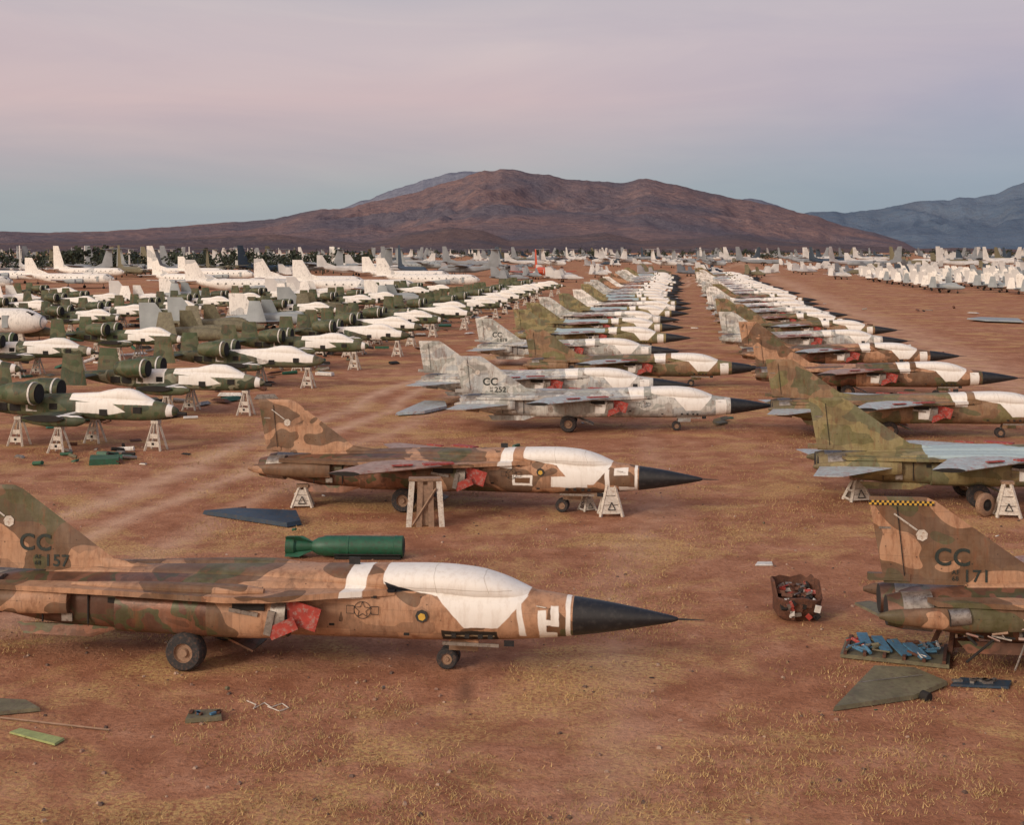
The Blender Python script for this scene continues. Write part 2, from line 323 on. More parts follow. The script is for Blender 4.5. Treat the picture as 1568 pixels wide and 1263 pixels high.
    if gear:
        for sg in (-1,1): b.wheel((-6.95,sg*.2,.33),.33,.2)
        b.beam((-6.95,0,.33),(-6.75,0,1.1),.07,4,8); b.beam((-6.95,-.2,.33),(-6.95,.2,.33),.05,4,8); b.beam((-6.2,0,1.05),(-6.9,0,.5),.04,4,6)
        b.box((-6.4,-.42,.85),(.9,.03,.35),0); b.box((-13.6,-.1,.72),(1.5,1.3,.06),7,Matrix.Rotation(math.radians(24),3,'Y'))
    b.box((-9.9,0,3.22),(.35,.03,.22),1); b.box((-5.0,-.55,1.0),(.3,.03,.18),1); b.beam((-4.2,-.6,2.2),(-3.85,-.75,2.2),.02,4,6)
    b.box((-6.1,-.90,1.02),(1.7,.05,.10),4)
    for q in (5.5,5.8,6.2,6.6): b.box((-q,-.93,1.28),(.14,.06,.12),5)
    for (x,z) in ((-8.0,1.3),(-10.3,1.5),(-9.0,2.4),(-10.9,2.2)): b.box((x,-1.10,z),(.16,.06,.07),5)
    return b
def jet_mats(p,wing=M_wingw): return [p,M_black,M_tire,M_hub,M_metal,M_dark,M_red,M_nacelle if p in (P_camo1,P_camo2,P_camo) else p,wing]
JB={k:swing_jet(*v) for k,v in {'a':(False,False,True),'b':(True,False,True),'c':(True,True,True)}.items()}
def text(body,size,loc,parent,mat,bold=.0,name='marking'):
    cu=bpy.data.curves.new(name,'FONT'); cu.body=body; cu.size=size; cu.extrude=.004; cu.offset=bold; cu.space_character=1.08
    cu.materials.append(mat); o=bpy.data.objects.new(name,cu); o.location=loc; o.rotation_euler=(math.pi/2,0,0); o.parent=parent; COL.objects.link(o); return o
cache={}
def badge(o):
    b=MB(); b.tube((-21.35,-.10,4.1),(-21.35,-.112,4.1),.19,.19,0,7); b.beam((-22.2,-.10,4.75),(-21.5,-.10,4.25),.03,0)
    obj('fin_badge',b.mesh('fin_badge',[M_standw]),parent=o)
def jet(kind,p,X,D,rot,num=None,wing=M_wingw,top=None):
    key=(kind,p.name,wing.name)
    if key not in cache: cache[key]=JB[kind].mesh('swing_wing_jet_'+kind,jet_mats(p,wing))
    o=obj('swing_wing_fighter_jet',cache[key],(X,D*K,0),math.radians(rot*K))
    if num:
        m=M_greentxt
        text('CC',.76,(-20.98,-.118,3.18),o,m,.016,'tail_code'); text(num,.54,(-20.12,-.13,2.68),o,m,.008,'serial_number')
        text('AF',.2,(-20.45,-.13,2.90),o,m,0,'serial_prefix'); text('68',.2,(-20.45,-.13,2.70),o,m,0,'serial_year')
        badge(o)
    if top=='checker':
        b=MB()
        for i in range(26):
            for j in range(2):
                x0=-22.93+i*.077; b.box((x0,-.082,5.06+j*.07),(.076,.02,.069),(i+j)%2)
        obj('checker_band',b.mesh('checker_band',[M_yel,M_black]),parent=o)
    return o
j1=jet('a',P_camo1,5.08,29.8,-7,'157'); j1.scale=(1.03,1,1)
j2=jet('b',P_camo2,9.35,47.9,-8); badge(j2)
j3=jet('c',P_grey,18.8,70.4,-3,'252',M_wingb)
jet('c',P_grey,14.8,81.0,-6,None,M_wingb)
jet('b',P_olive2,23.9,92.5,-7,None,M_wingb)
jet('c',P_grey,18.5,108,-7,'078',M_wingb)
j171=jet('b',P_camo,11.4+22.7,29.0,-5,'171',top='checker')
jet('c',P_olive,15.6+22.8,49.5,-5,None,M_wingb)
jet('c',P_olive2,18+22.8,67.5,-5,None,M_wingb)
jet('b',P_camo,21.4+22.8,85.5,-6,None)
jet('b',P_camo,24.5+22.6,103,-6,None,M_wingb)
# stripped tail of the right-hand jet : open bays, ducts, hanging pipes
b=MB()
b.box((-19.9,-1.66,1.85),(1.3,.06,.55),5); b.box((-18.2,-1.66,1.6),(1.0,.06,.6),5)
for i in range(26):
    x=random.uniform(-20.5,-17.8); z=random.uniform(1.35,2.1); L=random.uniform(.15,.5)
    b.beam((x,-1.72,z),(x+L,-1.74-random.random()*.1,z+random.uniform(-.25,.15)),random.uniform(.02,.05),random.choice([4,4,5,3,8]),6)
b.tube((-20.9,-1.85,2.0),(-20.3,-1.8,2.05),.26,.26,4,16,capm=5)
b.beam((-19.5,-1.7,1.4),(-20.4,-1.9,.7),.04,5,6); b.beam((-18.6,-1.6,1.3),(-19.0,-1.9,.5),.03,4,6)
obj('exposed_tail_bay',b.mesh('exposed_tail_bay',jet_mats(P_camo)),parent=j171)
def star(parent,x,z,y,R):
    b=MB(); pts=[]
    for k in range(10):
        a=math.pi/2+k*math.pi/5; rr=R if k%2==0 else R*.42; pts.append((x+rr*math.cos(a),y,z+rr*math.sin(a)))
    n=24
    for k in range(10): b.beam(pts[k],pts[(k+1)%10],.009,0)
    circ=[(x+R*math.cos(2*math.pi*k/n),y,z+R*math.sin(2*math.pi*k/n)) for k in range(n)]
    for k in range(n): b.beam(circ[k],circ[(k+1)%n],.009,0)
    for sg in (-1,1):
        q=[(x+sg*R,y,z+.12),(x+sg*R*1.9,y,z+.12),(x+sg*R*1.9,y,z-.12),(x+sg*R,y,z-.12)]
        for k in range(4): b.beam(q[k],q[(k+1)%4],.009,0)
    obj('star_insignia',b.mesh('star_insignia',[M_logo]),parent=parent)
for o_ in (j1,j2,j3): star(o_,-9.35,1.98,-1.115,.26)
for o_,x_,z_ in ((j1,-7.55,1.85),(j2,-7.9,2.1)):
    b=MB(); b.tube((x_,-1.03,z_),(x_,-1.045,z_),.2,.2,0,8); b.tube((x_,-1.046,z_-.02),(x_,-1.052,z_-.02),.12,.12,1,6)
    obj('squadron_badge',b.mesh('squadron_badge',[M_logo,M_yel]),parent=o_)
pal=[P_grey,P_whitej,P_camo,P_olive,P_whitej,P_grey,P_olive2,P_olive]
D=124
while D<430:
    jet(random.choice('bc'),random.choice(pal),.17*D+1.5+random.uniform(-1.5,1.5),D,-8+random.uniform(-2,2),None,random.choice([M_wingb,M_wingw])); D+=15.5+random.uniform(-1,1)
D=120
while D<430:
    jet(random.choice('bc'),random.choice(pal),.175*D+6.0+22.6+random.uniform(-1.5,1.5),D,-7+random.uniform(-2,2),None,random.choice([M_wingb,M_wingw])); D+=16.5+random.uniform(-1,1)
# ------------------------------------------------------------------ straight-wing attack jet on stands
def attack(tail=True,short=False):
    b=MB(); Z=.95
    st=[(0,1.72,1.5,.06,2),(.15,1.85,1.38,.2,2),(.8,2.1,1.15,.42,2.2),(1.8,2.3,1.0,.58,2.4),(3,2.42,.95,.64,2.6),(6,2.5,.95,.66,2.8),(10,2.5,1.0,.66,2.8),(13,2.42,1.25,.55,2.5),(15.2,2.3,1.65,.36,2.2),(16,2.15,1.85,.12,2)]
    b.loft([(a,t+Z,c+Z,w,p) for a,t,c,w,p in st],24,0,2,mfun=lambda q:0)
    b.loft([(1.7,2.3+Z,2.1+Z,.1,2),(2.4,2.65+Z,2.1+Z,.36,2.1),(3.3,3.0+Z,2.1+Z,.44,2.2),(4.3,3.03+Z,2.1+Z,.44,2.2),(5.6,2.75+Z,2.2+Z,.40,2.2),(8,2.62+Z,2.2+Z,.35,2),(11,2.5+Z,2.2+Z,.2,2)],18,0,2)
    b.tube((-.02,-.05,1.5+Z),(.55,-.05,1.45+Z),.13,.12,5,10)
    for q,z in ((2.6,1.7),(5.0,1.5),(8.6,1.8)): b.box((-q,-.66,z+Z),(.55,.06,.4),5)
    for q in (10.2,11.4,12.4): b.box((-q,-.62,1.7+Z),(.8,.05,.5),8 if q<11 else 5)
    for sg in (-1,1):
        b.foil((-6.4,sg*.5,1.3+Z),3.1,(-6.5,sg*3.0,1.32+Z),3.0,.5,.44,'y',7,tipm=5)
        b.loft([(5.2,1.3+Z,1.05+Z,.1,2,sg*2.5),(5.8,1.5+Z,.8+Z,.3,2.2,sg*2.5),(8,1.5+Z,.75+Z,.34,2.3,sg*2.5),(9.6,1.4+Z,1.0+Z,.15,2,sg*2.5)],12,7,2)
        if tail:
            b.loft([(9.2,3.35+Z,2.05+Z,.62,2,sg*1.35),(9.6,3.45+Z,1.95+Z,.74,2,sg*1.35),(10.8,3.45+Z,1.95+Z,.74,2,sg*1.35),(11.9,3.2+Z,2.15+Z,.52,2,sg*1.35)],20,7,2,cap1m=5)
            b.tube((-9.17,sg*1.35,2.7+Z),(-9.19,sg*1.35,2.7+Z),.52,.52,5,18)
            b.tube((-9.5,sg*1.35,2.7+Z),(-9.62,sg*1.35,2.7+Z),.77,.77,8,20)
            b.box((-10.6,sg*.7,2.55+Z),(1.6,.9,.25),7)
            b.foil((-13.9,sg*.2,2.05+Z),1.75,(-13.95,sg*2.85,2.05+Z),1.6,.2,.18,'y',7)
            b.foil((-13.6,sg*2.9,1.45+Z),2.3,(-14.1,sg*2.9,3.95+Z),1.55,.2,.14,'z',7)
    for x,y in ((-1.6,0),(-7.2,-2.2),(-7.2,2.2),(-11.5,0)):
        top=1.0+Z if y==0 else .8+Z
        for k in (-1,1):
            for q in (-1,1): b.beam((x+k*.1,y+q*.12,top),(x+k*.55,y+q*.5,0),.085,6)
        b.box((x,y,top-.1),(.5,.5,.2),6); b.box((x,y-.42,.45),(.8,.05,.35),6); b.box((x,y-.31,.95),(.5,.05,.3),6); b.box((x,y-.45,.47),(.16,.04,.16),5)
    return b
TB=attack(True); TF=attack(False)
def amats(p,q): return [p,M_black,M_tire,M_hub,M_metal,M_dark,M_standw,q,M_white]
AM=[TB.mesh('attack_jet',amats(P_a10,P_a10)),TB.mesh('attack_jet_b',amats(P_a10b,P_a10)),TF.mesh('attack_jet_stripped',amats(P_a10b,P_a10)),TB.mesh('attack_jet_c',amats(P_a10c,P_a10))]
def aj(X,D,rot,k=None): obj('attack_jet',AM[random.choice([0,0,1,1,2,3,3]) if k is None else k],(X,D*K,0),math.radians(rot*K))
aj(-21.6,63.5,-9,0); aj(-19.4,77,-8,3); aj(-17.6,92,-8,1); aj(-15.5,106,-8,0)
D=119
while D<290: aj(-34+.17*D+random.uniform(-1.5,1.5),D,-8+random.uniform(-3,3)); D+=13.5+random.uniform(-1,1)
# ------------------------------------------------------------------ four-engine planes
def patrol(Ln=35.,fin=10.2,lod=1,high=False,fold=False):
    b=MB(); n=20 if lod else 8; zc=3.3; R=1.75
    st=[(0,zc+.1,zc-.3,.1,2),(.8,zc+.75,zc-1.1,.85,2),(2.4,zc+1.5,zc-1.6,1.5,2),(4,zc+R,zc-R,R,2),(Ln*.6,zc+R,zc-R,R,2),(Ln*.85,zc+1.6,zc-.2,1.0,2),(Ln*.97,zc+1.3,zc+.7,.3,2)]
    b.loft(st,n,0,3 if lod else 1)
    wz=zc+1.5 if high else zc-.9
    for sg in (-1,1):
        sp=15 if not fold else 7
        b.foil((-Ln*.33,sg*1,wz),5.5,(-Ln*.38,sg*sp,wz+.8),2.6,.8,.3,'y',0)
        for e in ((4.5,8.8) if not fold else (4.5,)):
            b.loft([(Ln*.25,wz+.9,wz-.5,.45,2,sg*e),(Ln*.29,wz+1.0,wz-.6,.65,2,sg*e),(Ln*.45,wz+.6,wz-.1,.3,2,sg*e)],10 if lod else 6,1,1)
        tz=fin if high else zc+1.1
        b.foil((-Ln*.87,sg*.1,tz),3.6,(-Ln*.92,sg*6,tz),1.8,.4,.15,'y',0)
        b.tube((-Ln*.41,sg*4.4,.5),(-Ln*.41,sg*4.8,.5),.5,.5,2,10)
        b.beam((-Ln*.41,sg*4.5,.5),(-Ln*.41,sg*4.5,wz),.12,2)
    b.foil((-Ln*.80,0,zc+1.3),6.2,(-Ln*.90,0,fin),2.8,.5,.2,'z',0)
    b.foil((-Ln*.70,0,zc+1.5),5,(-Ln*.82,0,zc+3),1.5,.3,.1,'z',0)
    b.tube((-4,-.2,.4),(-4,.2,.4),.4,.4,2,10); b.beam((-4,0,.4),(-4,0,zc-1.5),.1,2)
    if lod:
        for i in range(3): b.box((-1.75-.35*i,0,zc+.95+.12*i),(.28,1.9-.1*i,.34),2)
        for i in range(9): b.box((-6-i*2.3,-R+.02,zc+.4),(.4,.1,.3),2)
        b.box((-5.2,-R+.05,zc),(.9,.12,1.7),1)
        b.tube((-.55,0,zc-.1),(-.62,0,zc-.1),.86,.88,1,18)
    return b
P3=patrol(); P3m=P3.mesh('patrol_plane',[M_whiteclean,M_greyair,M_dark]); P3o=patrol(fold=True).mesh('patrol_plane_b',[M_whiteclean,M_greyair,M_dark])
TR=patrol(30,13.5,1,True); TRm=TR.mesh('transport_plane',[M_whiteclean,M_greyair,M_dark]); TRg=TR.mesh('transport_plane_grey',[M_greyair,M_greyair,M_dark])
BG=patrol(38,14.5,1,False); BGm=BG.mesh('tanker_plane',[M_whiteclean,M_white,M_dark]); BGo=BG.mesh('tanker_plane_b',[M_olivep,M_greyair,M_dark])
def big(name,me,nx,gy,rot):
    X,Dd=gp(nx,gy); obj(name,me,(X,Dd,0),math.radians(rot*K if abs(rot)<90 else rot))
big('patrol_plane',P3o,72,528,-8)
for nx,gy,rot in ((470,454,-5),(640,456,-6),(560,447,-4),(735,443,-8),(690,434,-8),(330,443,-30)): big('patrol_plane',random.choice([P3m,P3o]),nx,gy,rot)
for nx,gy,rot,me in ((70,434,-20,BGm),(190,427,-15,BGm),(250,421,-20,TRg),(345,427,-10,BGm),(175,441,-12,P3m),(20,447,-10,TRm),(430,418,-20,TRm),(510,420,195,TRg),(600,416,-10,BGm),(90,412,170,BGo),(390,432,-14,P3m),(300,414,-12,BGo),(680,414,-12,TRg)):
    big('patrol_plane' if me is P3m else 'transport_plane',me,nx,gy,rot)
big('patrol_plane',patrol(fin=13).mesh('patrol_plane_orange_tail',[M_orange,M_white,M_dark]),842,426,-60)
# ------------------------------------------------------------------ naval jets (white), folded wings
def naval(lod=1):
    b=MB(); n=18 if lod else 8
    b.loft([(0,1.9,1.6,.08,2),(1.2,2.3,1.25,.45,2),(3,2.6,1.1,.75,2.2),(6,2.9,1.0,1.2,2.6),(10,2.8,1.1,1.2,2.6),(14,2.5,1.5,.6,2.2),(16,2.3,1.8,.25,2)],n,0,2 if lod else 1)
    b.loft([(2.4,2.5,2.2,.1,2),(3.6,3.1,2.2,.42,2),(5.2,3.2,2.3,.45,2),(8,2.95,2.4,.3,2)],12 if lod else 6,0,1)
    b.foil((-10.2,0,2.5),5.2,(-13.2,0,6.0),2.4,.3,.12,'z',1)
    for sg in (-1,1):
        b.foil((-6,sg*1,1.6),5,(-8,sg*3.4,1.65),3.4,.35,.25,'y',0)
        b.foil((-8.0,sg*3.4,1.65),3.4,(-9.3,sg*2.7,4.9),1.8,.22,.1,'z',0)
        b.foil((-13.3,sg*.4,2.2),2.2,(-14.8,sg*2.8,2.2),1.0,.2,.08,'y',0)
        b.tube((-8.6,sg*1.5,.38),(-8.6,sg*1.8,.38),.38,.38,2,10); b.beam((-8.6,sg*1.6,.4),(-8.6,sg*1.3,1.5),.08,2)
    b.tube((-3,-.12,.3),(-3,.12,.3),.3,.3,2,10); b.beam((-3,0,.3),(-3,0,1.3),.06,2)
    return b
NV=naval(); NVm=[NV.mesh('naval_jet',[M_whiteclean,M_farwhite,M_dark]),NV.mesh('naval_jet_b',[M_white,M_orange,M_dark]),NV.mesh('naval_jet_c',[M_greyair,M_whiteclean,M_dark]),NV.mesh('naval_jet_d',[M_olivep,M_greyair,M_dark])]
for row in range(4):
    for k in range(15):
        Dd=215+k*14+random.uniform(-2,2)+row*4; Xx=.175*Dd+ 84+row*19+random.uniform(-2,2)
        if row==0 and Dd<285: continue
        if row==1 and Dd<240: continue
        obj('naval_jet',NVm[random.choice([0,0,0,2,2]) if not (row>=1 and Dd<245) else 1],(Xx,Dd*K,0),math.radians(random.choice([-66,-60,-55])))
for off,d0,d1 in ((-58,86,258),(-84,104,250),(-112,130,242),(-142,160,238)):
    D=d0
    while D<d1:
        X=off+.17*D+random.uniform(-2,2)
        if D>125 and random.random()<.33: obj('naval_jet',NVm[random.choice([0,2,3,3])],(X,D*K,0),math.radians(-10+random.uniform(-8,8)))
        elif random.random()<.93: aj(X,D,-8+random.uniform(-4,4))
        D+=14+random.uniform(-1.5,2.0)
lowP=patrol(lod=0); lowT=patrol(30,13,0,True); lowB=patrol(38,15,0); lowN=naval(0)
far=MB()
Dd=300.
while Dd<1800:
    half=Dd*.58
    X=-half+random.uniform(0,20)
    while X<half:
        u=X-.17*Dd
        g=mn.noise(Vector((X*.009,Dd*.006,3)))
        big_=(u<-70) or Dd>650
        skip=(Dd<430 and -25<u<40) or (Dd<360 and -80<u<-25) or (Dd<400 and 60<u) or (40<u<66 and Dd<760) or (g<-.18) or (Dd<420 and u<-70)
        if not skip:
            o=random.choice([lowP,lowT,lowB]) if (big_ and random.random()<.55) else lowN
            M=Matrix.Translation((X,Dd*K,0))@Matrix.Rotation(math.radians(random.choice([-10,-10,170,-60,-60,30])+random.uniform(-6,6)),4,'Z')
            mode=random.choice([0,0,0,0,1,1,1,2,4])
            far.merge(o,M,(lambda a,mode=mode:(mode if a<2 else 3)))
        X+= (36 if big_ else 20)*random.uniform(.7,1.5)
    Dd+=(15+Dd*.018)*random.uniform(1.0,1.6)*(1.4 if Dd>600 else 1)
obj('distant_parked_aircraft',far.mesh('distant_parked_aircraft',[M_farwhite,M_fargrey,M_olivep,M_dark,M_blue]))
# ------------------------------------------------------------------ support stands
def stand_mesh(h=1.65,w=1.25):
    b=MB()
    for q in (-1,1):
        def P(u,v):
            hw=(w/2)*(1-v)+w*.16*v; return Vector((u*hw,q*(.45*(1-v)+.13*v),v*h))
        for (u0,v0,u1,v1) in ((-.9,0,-.75,1),(.9,0,.75,1)): b.beam(P(u0,v0),P(u1,v1),.09,0)
        for v in (.10,.37,.64):
            a,c=P(-1,v),P(1,v); d=P(1,v+.24); e=P(-1,v+.24); off=Vector((0,q*.05,0))
            b.add([a,c,d,e,a+off,c+off,d+off,e+off],[(0,1,2,3),(7,6,5,4),(0,4,5,1),(1,5,6,2),(2,6,7,3),(3,7,4,0)],0)
    for u in (-1,1): b.beam((u*w*.42,-.42,.1),(u*w*.42,.42,.1),.07,0); b.beam((u*w*.3,-.3,h*.5),(u*w*.3,.3,h*.5),.06,0)
    b.box((0,0,h+.06),(.6,.4,.14),1)
    yy=-.47; z0=h*.22; b.beam((-.18,yy-.02,z0),(0,yy+.07,z0+.36),.022,2); b.beam((.18,yy-.02,z0),(0,yy+.07,z0+.36),.022,2); b.beam((-.18,yy-.02,z0),(.18,yy-.02,z0),.022,2)
    return b.mesh('support_stand',[M_standw,M_wood,M_logo])
ST=stand_mesh(); STs=stand_mesh(1.0,1.15)
def stand(x,y,me=ST,rz=0,sc=1.0):
    X,Dd=gp(x,y); obj('aircraft_support_stand',me,(X,Dd+.45,0),rz,scale=sc)
stand(936,791,ST,.05,.98); stand(461,777,STs,.1); stand(1316,768,STs,.2,1.1); stand(1548,793,ST,-.2,.98); stand(900,783,STs,.5,.7); stand(30,528,ST,0,1.1)
def crib():
    b=MB()
    for i,x in enumerate((-.72,-.28,.25,.7)):
        b.box((x,-.30,1.05),(.26,.09,2.15),0 if i in (0,3) else 1,Matrix.Rotation(-x*.10,3,'Y')@Matrix.Rotation(-.08,3,'X'))
        b.box((x*.95,.30,1.05),(.2,.09,2.1),1,Matrix.Rotation(-x*.10,3,'Y')@Matrix.Rotation(.08,3,'X'))
    b.box((-.05,0,2.2),(1.5,.6,.12),1); b.beam((-.6,-.42,.1),(.5,-.34,1.8),.06,1); b.box((.1,-.2,1.0),(.5,.12,1.9),1)
    return b.mesh('timber_crib',[M_standw,M_wood])
X,Dd=gp(651,806); obj('timber_wing_support',crib(),(X,Dd+.4,0),.05)
X,Dd=gp(1475,1006)
b=MB()
for k in (-1,1):
    for q in (-1,1): b.beam((k*.18,q*.2,1.2),(k*.6,q*.5,0),.11,0)
b.box((0,0,1.2),(.8,.5,.2),0); b.box((0,-.4,.4),(1.0,.06,.3),0)
obj('timber_trestle',b.mesh('timber_trestle',[M_rust]),(X,Dd+.7,0),.3)
b=MB(); b.wheel((0,0,0),.58,.3,0,1); X,Dd=gp(1512,792); obj('aircraft_wheel_rim',b.mesh('wheel_rim',[M_hub,M_dark]),(X,Dd+.3,.58),.5)
# ------------------------------------------------------------------ ground clutter
def drum():
    b=MB(); n=22
    prof=[(0,.42),(.35,.40),(.45,.30),(1.1,.22),(1.35,.36),(1.7,.43),(2.6,.44),(2.62,.46),(2.68,.46),(2.7,.44),(4.6,.43),(4.62,.46),(4.95,.46),(5,.36)]
    rs=[[(x-2.5,r*math.cos(2*math.pi*k/n),.45+r*math.sin(2*math.pi*k/n)) for k in range(n)] for x,r in prof]
    b.rings(rs,0,capm=1)
    for a in (0.6,2.2,3.8,5.3):
        c,s_=math.cos(a),math.sin(a)
        b.add([(-2.5,.4*c,.45+.4*s_),(-2.5,.58*c,.45+.58*s_),(-1.9,.58*c,.45+.58*s_),(-1.3,.2*c,.45+.2*s_)],[(0,1,2,3)],0)
    b.beam((-.4,-.46,.2),(2.4,-.46,.2),.03,1); b.box((1.0,0,.06),(2.8,.9,.1),1); b.beam((-.9,0,.9),(2.2,.1,.9),.015,2)
    return b.mesh('green_tank',[M_green,M_dark,M_metal])
X,Dd=gp(527,856); obj('green_drop_tank',drum(),(X,Dd+.4,0.02),-.03)
def plate(name,pts,z0,th,mats,mi=0,tilt=None,extra=None):
    P=[gp(*p) for p in pts]; cx=sum(p[0] for p in P)/len(P); cy=sum(p[1] for p in P)/len(P)
    b=MB(); n=len(P); zz=tilt or [z0]*n
    lo=[(p[0]-cx,p[1]-cy,zz[i]) for i,p in enumerate(P)]; hi=[((p[0]-cx)*.97,(p[1]-cy)*.97,zz[i]+th) for i,p in enumerate(P)]
    b.rings([lo,hi],mi,smooth=False)
    if extra: extra(b)
    return obj(name,b.mesh(name,mats),(cx,cy,0))
plate('blue_wing_panel',[(310,788),(440,808),(462,804),(455,796),(360,786)],.1,.2,[M_blue],tilt=[.05,.05,.05,.3,.12])
plate('grey_wing_panel',[(605,637),(650,634),(685,626),(682,618),(650,617)],.1,.2,[M_wingb,M_dark])
plate('delta_tail_panel',[(1275,1090),(1400,1072),(1452,1052),(1400,1036),(1338,1036)],.04,.12,[M_olivep,M_dark,M_metal],tilt=[.03,.03,.08,.2,.25],
      extra=lambda b:(b.tube((.5,-.75,.12),(.65,-.95,.10),.15,.15,1,14),b.beam((-1.2,-.1,.27),(.9,.5,.30),.012,2)))
plate('flat_scrap_panel',[(1455,1052),(1545,1056),(1550,1046),(1470,1041)],.03,.07,[M_blue,M_metal],extra=lambda b:[b.box((random.uniform(-.8,.8),random.uniform(-.2,.2),.13),(.3,.12,.06),1,Matrix.Rotation(random.random(),3,'Z')) for _ in range(9)])
plate('olive_wing_tip',[(-20,1098),(62,1090),(40,1077),(-20,1074)],.03,.1,[M_olivep])
plate('pale_green_panel',[(14,1124),(84,1143),(99,1134),(30,1118)],.03,.05,[M_lime])
plate('small_scrap_box',[(283,1108),(340,1104),(338,1092),(290,1094)],.02,.12,[M_rust,M_bluet,M_olivep],mi=2,extra=lambda b:[b.box((random.uniform(-.4,.4),random.uniform(-.12,.12),.18),(.22,.1,.05),random.choice([0,1]),Matrix.Rotation(random.random()*3,3,'Z')) for _ in range(6)])
plate('white_scrap_sheet',[(1156,866),(1184,866),(1182,861),(1160,861)],.02,.04,[M_white])
plate('green_scrap_piece',[(136,712),(182,710),(184,704),(138,704)],.0,.35,[M_green])
plate('tail_plane_panel',[(1308,965),(1345,985),(1400,992),(1398,975),(1330,962)],.2,.08,[M_olivep],tilt=[.9,.9,.8,.8,.9])
plate('flat_grey_wing',[(1480,490),(1510,493),(1568,495),(1560,490),(1500,488)],.3,.2,[M_greyair])
b=MB(); a=Vector((*gp(0,1101),.05)); c=Vector((*gp(168,1120),.05)); b.beam(a,c,.03,0); obj('wooden_pole',b.mesh('wooden_pole',[M_wood]))
b=MB(); pts=[(378,1074),(392,1080),(388,1086),(405,1077),(415,1084),(432,1078),(442,1085),(428,1090),(410,1083)]
W=[Vector((*gp(*p),.03)) for p in pts]
for i in range(len(W)-1): b.beam(W[i],W[i+1],.018,0,5)
obj('pale_cable',b.mesh('pale_cable',[M_standw]))
def rack():
    b=MB(); R=Matrix.Rotation
    b.box((0,0,.1),(3.3,1.9,.12),0)
    for i in range(6): b.box((-1.5+i*.6,0,.2),(.1,1.9,.12),1)
    for i in range(34):
        mi=random.choice([2,2,3,4,1,5,0]); x,y=random.uniform(-1.4,1.3),random.uniform(-.75,.75); a=random.uniform(0,3.14); L=random.uniform(.3,.8)
        b.beam((x-L/2*math.cos(a),y-L/2*math.sin(a),.26),(x+L/2*math.cos(a),y+L/2*math.sin(a),.26+random.uniform(0,.1)),random.uniform(.03,.06),mi,8)
    for i in range(4): b.box((-1.0+i*.55,.3-.2*i,.30),(.34,1.2,.06),2,R(.25+.1*i,3,'Z')@R(.1,3,'X'))
    return b.mesh('rack',[M_olivep,M_rust,M_bluet,M_red,M_white,M_metal])
X,Dd=gp(1372,1003); obj('parts_rack',rack(),(X,Dd,0),-.35)
def bin_():
    b=MB(); n=20; rs=[]
    for t,(z,r) in enumerate(((0,.62),(.25,.75),(.7,.82),(1.25,.86),(1.3,.80),(.9,.74),(.6,.7))):
        rs.append([((r+.09*mn.noise(Vector((k*.6,t*.7,0))))*math.copysign(abs(math.cos(2*math.pi*k/n))**.6,math.cos(2*math.pi*k/n)),
                    (r*.9+.09*mn.noise(Vector((k*.6,t*.7,5))))*math.copysign(abs(math.sin(2*math.pi*k/n))**.6,math.sin(2*math.pi*k/n)),
                    z*(1.0 if math.sin(2*math.pi*k/n)>-.3 else .62)+(.2*mn.noise(Vector((k*.9,0,9))) if t>2 else 0)) for k in range(n)])
    b.rings(rs,0,smooth=False)
    for i in range(110):
        x,y=random.uniform(-.6,.6),random.uniform(-.65,.6); a=random.uniform(0,3.14)
        R=Matrix.Rotation(a,3,'Z')@Matrix.Rotation(random.uniform(-1,1),3,'X')
        b.box((x,y,random.uniform(.6,.9)+y*.3),(random.uniform(.1,.45),random.uniform(.05,.25),random.uniform(.03,.15)),random.choice([0,1,1,2,3,4,0]),R)
    for i in range(14): b.box((random.uniform(-.6,.6),-.80,random.uniform(.15,.7)),(random.uniform(.1,.3),.08,random.uniform(.08,.25)),random.choice([0,3,2,1,1,4]),Matrix.Rotation(random.uniform(-.8,.8),3,'Y'))
    return b.mesh('scrap_bin',[M_rust,M_metal,M_red,M_dark,M_white])
X,Dd=gp(1226,952); obj('crushed_scrap_bin',bin_(),(X,Dd+.7,0),.1)
b=MB()
def scrap(X,Dd,n,sp,sz):
    for i in range(n):
        x=X+random.gauss(0,sp); y=(Dd+random.gauss(0,sp*.6))*K; L=random.uniform(.3,1)*sz
        R=Matrix.Rotation(random.uniform(0,3.14),3,'Z')@Matrix.Rotation(random.uniform(-.4,.4),3,'X')
        k=random.random()
        if k<.6: b.box((x,y,L*.12),(L,L*random.uniform(.2,.6),L*random.uniform(.04,.2)),random.randrange(6),R,random.uniform(.5,1))
        else: b.beam((x,y,.12),(x+L*random.uniform(-1,1),y+L*random.uniform(-.5,.5),.12+L*.3*random.random()),.04+L*.08,random.randrange(6),8)
scrap(-27,62,16,3.2,1.6); scrap(-24,60.5,8,1.5,1.4)
for Dd in range(75,260,9):
    for off in (-36,-60,-86,-114): scrap(off+.17*Dd-7,Dd,11,4,2.4)
    scrap(.17*Dd-6,Dd,5,5,1.5); scrap(.17*Dd+22,Dd,5,5,1.5)
scrap(24,45,3,2,.6); scrap(.5,62,6,2.0,1.0); scrap(-6,50,4,3,.6); scrap(90,207,6,8,3.0)
for i in range(26): scrap(random.uniform(-14,16),random.uniform(22,58),1,1,.22)
obj('aircraft_scrap',b.mesh('aircraft_scrap',[M_green,M_olivep,M_white,M_rust,M_dark,M_metal]))
